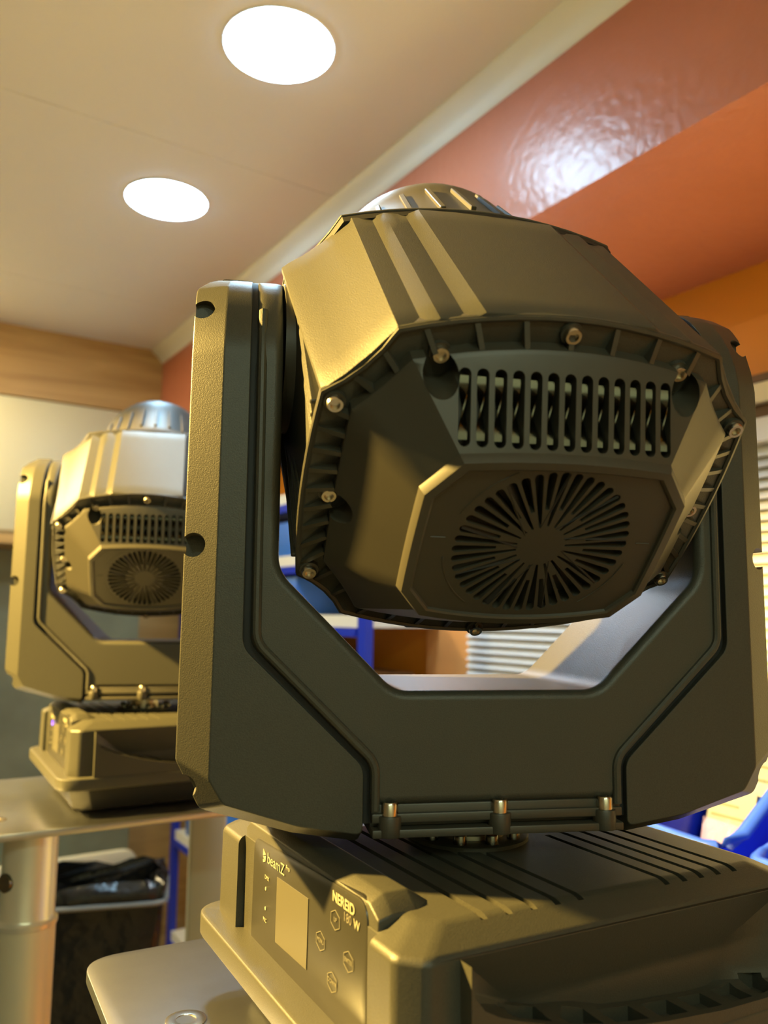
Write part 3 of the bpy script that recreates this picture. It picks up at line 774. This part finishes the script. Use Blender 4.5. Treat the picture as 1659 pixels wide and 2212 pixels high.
# right side bench with blue picking bins
BZ = -.365
bench = thing('workbench', 'narrow white bench along the window carrying the blue bins', 'workbench', (0, 0, 0))
b = bmesh.new(); rbox(b, .70, 1.26, -.10, 1.00, BZ-.03, BZ); link('worktop', tomesh(b, 'wt', 0), M['white'], bench)
for r, s in ((.74, -.05), (1.22, -.05), (.74, .95), (1.22, .95)):
    b = bmesh.new(); rbox(b, r-.02, r+.02, s-.02, s+.02, -ZC, BZ-.03); link('leg', tomesh(b, 'leg', 0), M['bluesteel'], bench)
def pick_bin(name, loc, rz, w_, d_, h_, lip, label):
    t = thing(name, label, 'storage bin', loc, rz, 'blue picking bins on the bench')
    # side profile in (y,z): front at y=0, lip low, ramp up to full height
    def shell(inset, lift):
        W_ = w_/2-inset
        return W_
    bm = bmesh.new()
    prof = [(0, 0), (0, lip), (.03, lip), (.03+.10, h_), (d_, h_), (d_, 0)]
    outer = []; th = .003
    # walls as thick plates
    def plate(P, q):
        loft(bm, [P, q])
    for sx in (-1, 1):
        x0, x1 = sx*w_/2, sx*(w_/2-th)
        loft(bm, [[(x0, y, z) for y, z in prof], [(x1, y, z) for y, z in prof]])
    box(bm, (-w_/2, 0, 0), (w_/2, th, lip)); box(bm, (-w_/2, d_-th, 0), (w_/2, d_, h_)); box(bm, (-w_/2, 0, 0), (w_/2, d_, th))
    link('bin_shell', tomesh(bm, 'bs', 0), M['blue'], t)
    rim = [(-w_/2, d_, h_), (-w_/2, .135, h_), (-w_/2, .115, h_-.008), (-w_/2, .045, lip+.012), (-w_/2, .022, lip+.003), (-w_/2+.004, .008, lip), (-w_/2+.014, -.002, lip),
           (w_/2-.014, -.002, lip), (w_/2-.004, .008, lip), (w_/2, .022, lip+.003), (w_/2, .045, lip+.012), (w_/2, .115, h_-.008), (w_/2, .135, h_), (w_/2, d_, h_)]
    b = bmesh.new(); tube(b, rim, .0075, 12); link('rolled_rim', tomesh(b, 'rim', 60), mat('light_blue_rim', (.03, .10, .85), .35), t)
    return t
b1 = pick_bin('picking_bin', (.340, .997, ZC+BZ), R(-66.1), .132, .24, .19, .113, 'blue open-front bin full of clear packets beside the yoke at right')
b2 = pick_bin('picking_bin', (.415, .838, ZC+BZ), R(-66.1), .132, .24, .19, .113, 'nearer blue bin cut off by the right edge of the photo')
def packet(name, loc, rot, sx, sz, th, m, label, cat, lab=None):
    b = bmesh.new(); nx, nz = 10, 12; g = {}
    for side in (-1, 1):
        for i in range(nx+1):
            for j in range(nz+1):
                u, v_ = i/nx*2-1, j/nz*2-1
                e = max(0, (1-u**4)*(1-v_**4)); key = (i, j, side if e > 1e-6 else 0)
                if key not in g: g[key] = b.verts.new((u*sx/2, side*th/2*e*(1+random.uniform(-.25, .25)), v_*sz/2+sz/2))
    for side in (-1, 1):
        for i in range(nx):
            for j in range(nz):
                f = []
                for q in ((i, j), (i+1, j), (i+1, j+1), (i, j+1)):
                    k_ = (q[0], q[1], side); f.append(g[k_] if k_ in g else g[(q[0], q[1], 0)])
                b.faces.new(f)
    o = link(name, tomesh(b, name, 60), m); o.location = loc; o.rotation_euler = rot; tag(o, label, cat)
    if lab:
        x0, z0, x1, z1 = lab
        b = bmesh.new(); box(b, (x0, -th/2-.0016, z0), (x1, -th/2-.0010, z1)); link('paper_label', tomesh(b, 'pl', 0), M['paper'], o)
        b = bmesh.new()
        for k in range(4): box(b, (x0+.004, -th/2-.0022, z0+.006+k*(z1-z0)/5), (x0+(x1-x0)*(.85-.2*(k % 2)), -th/2-.0018, z0+.006+k*(z1-z0)/5+.003))
        link('label_text', tomesh(b, 'lt', 0), M['label'], o)
    return o
def inb(x, y, z, root=b1):                            # a point inside a bin in the bin's own axes
    return Matrix.Translation(root.location) @ Matrix.Rotation(root.rotation_euler.z, 4, 'Z') @ Vector((x, y, z))
rz = R(-66.1)
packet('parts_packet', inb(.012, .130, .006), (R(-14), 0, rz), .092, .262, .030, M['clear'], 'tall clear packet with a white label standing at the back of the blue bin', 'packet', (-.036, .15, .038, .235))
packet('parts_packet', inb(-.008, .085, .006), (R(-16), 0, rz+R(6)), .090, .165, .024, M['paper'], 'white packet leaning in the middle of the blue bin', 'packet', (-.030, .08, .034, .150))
packet('parts_packet', inb(.008, .050, .010), (R(-12), 0, rz), .060, .115, .016, mat('lilac_packet', (.20, .17, .40), .3, bump=.5, bscale=40, bdist=.006), 'lilac packet at the front lip of the blue bin', 'packet')
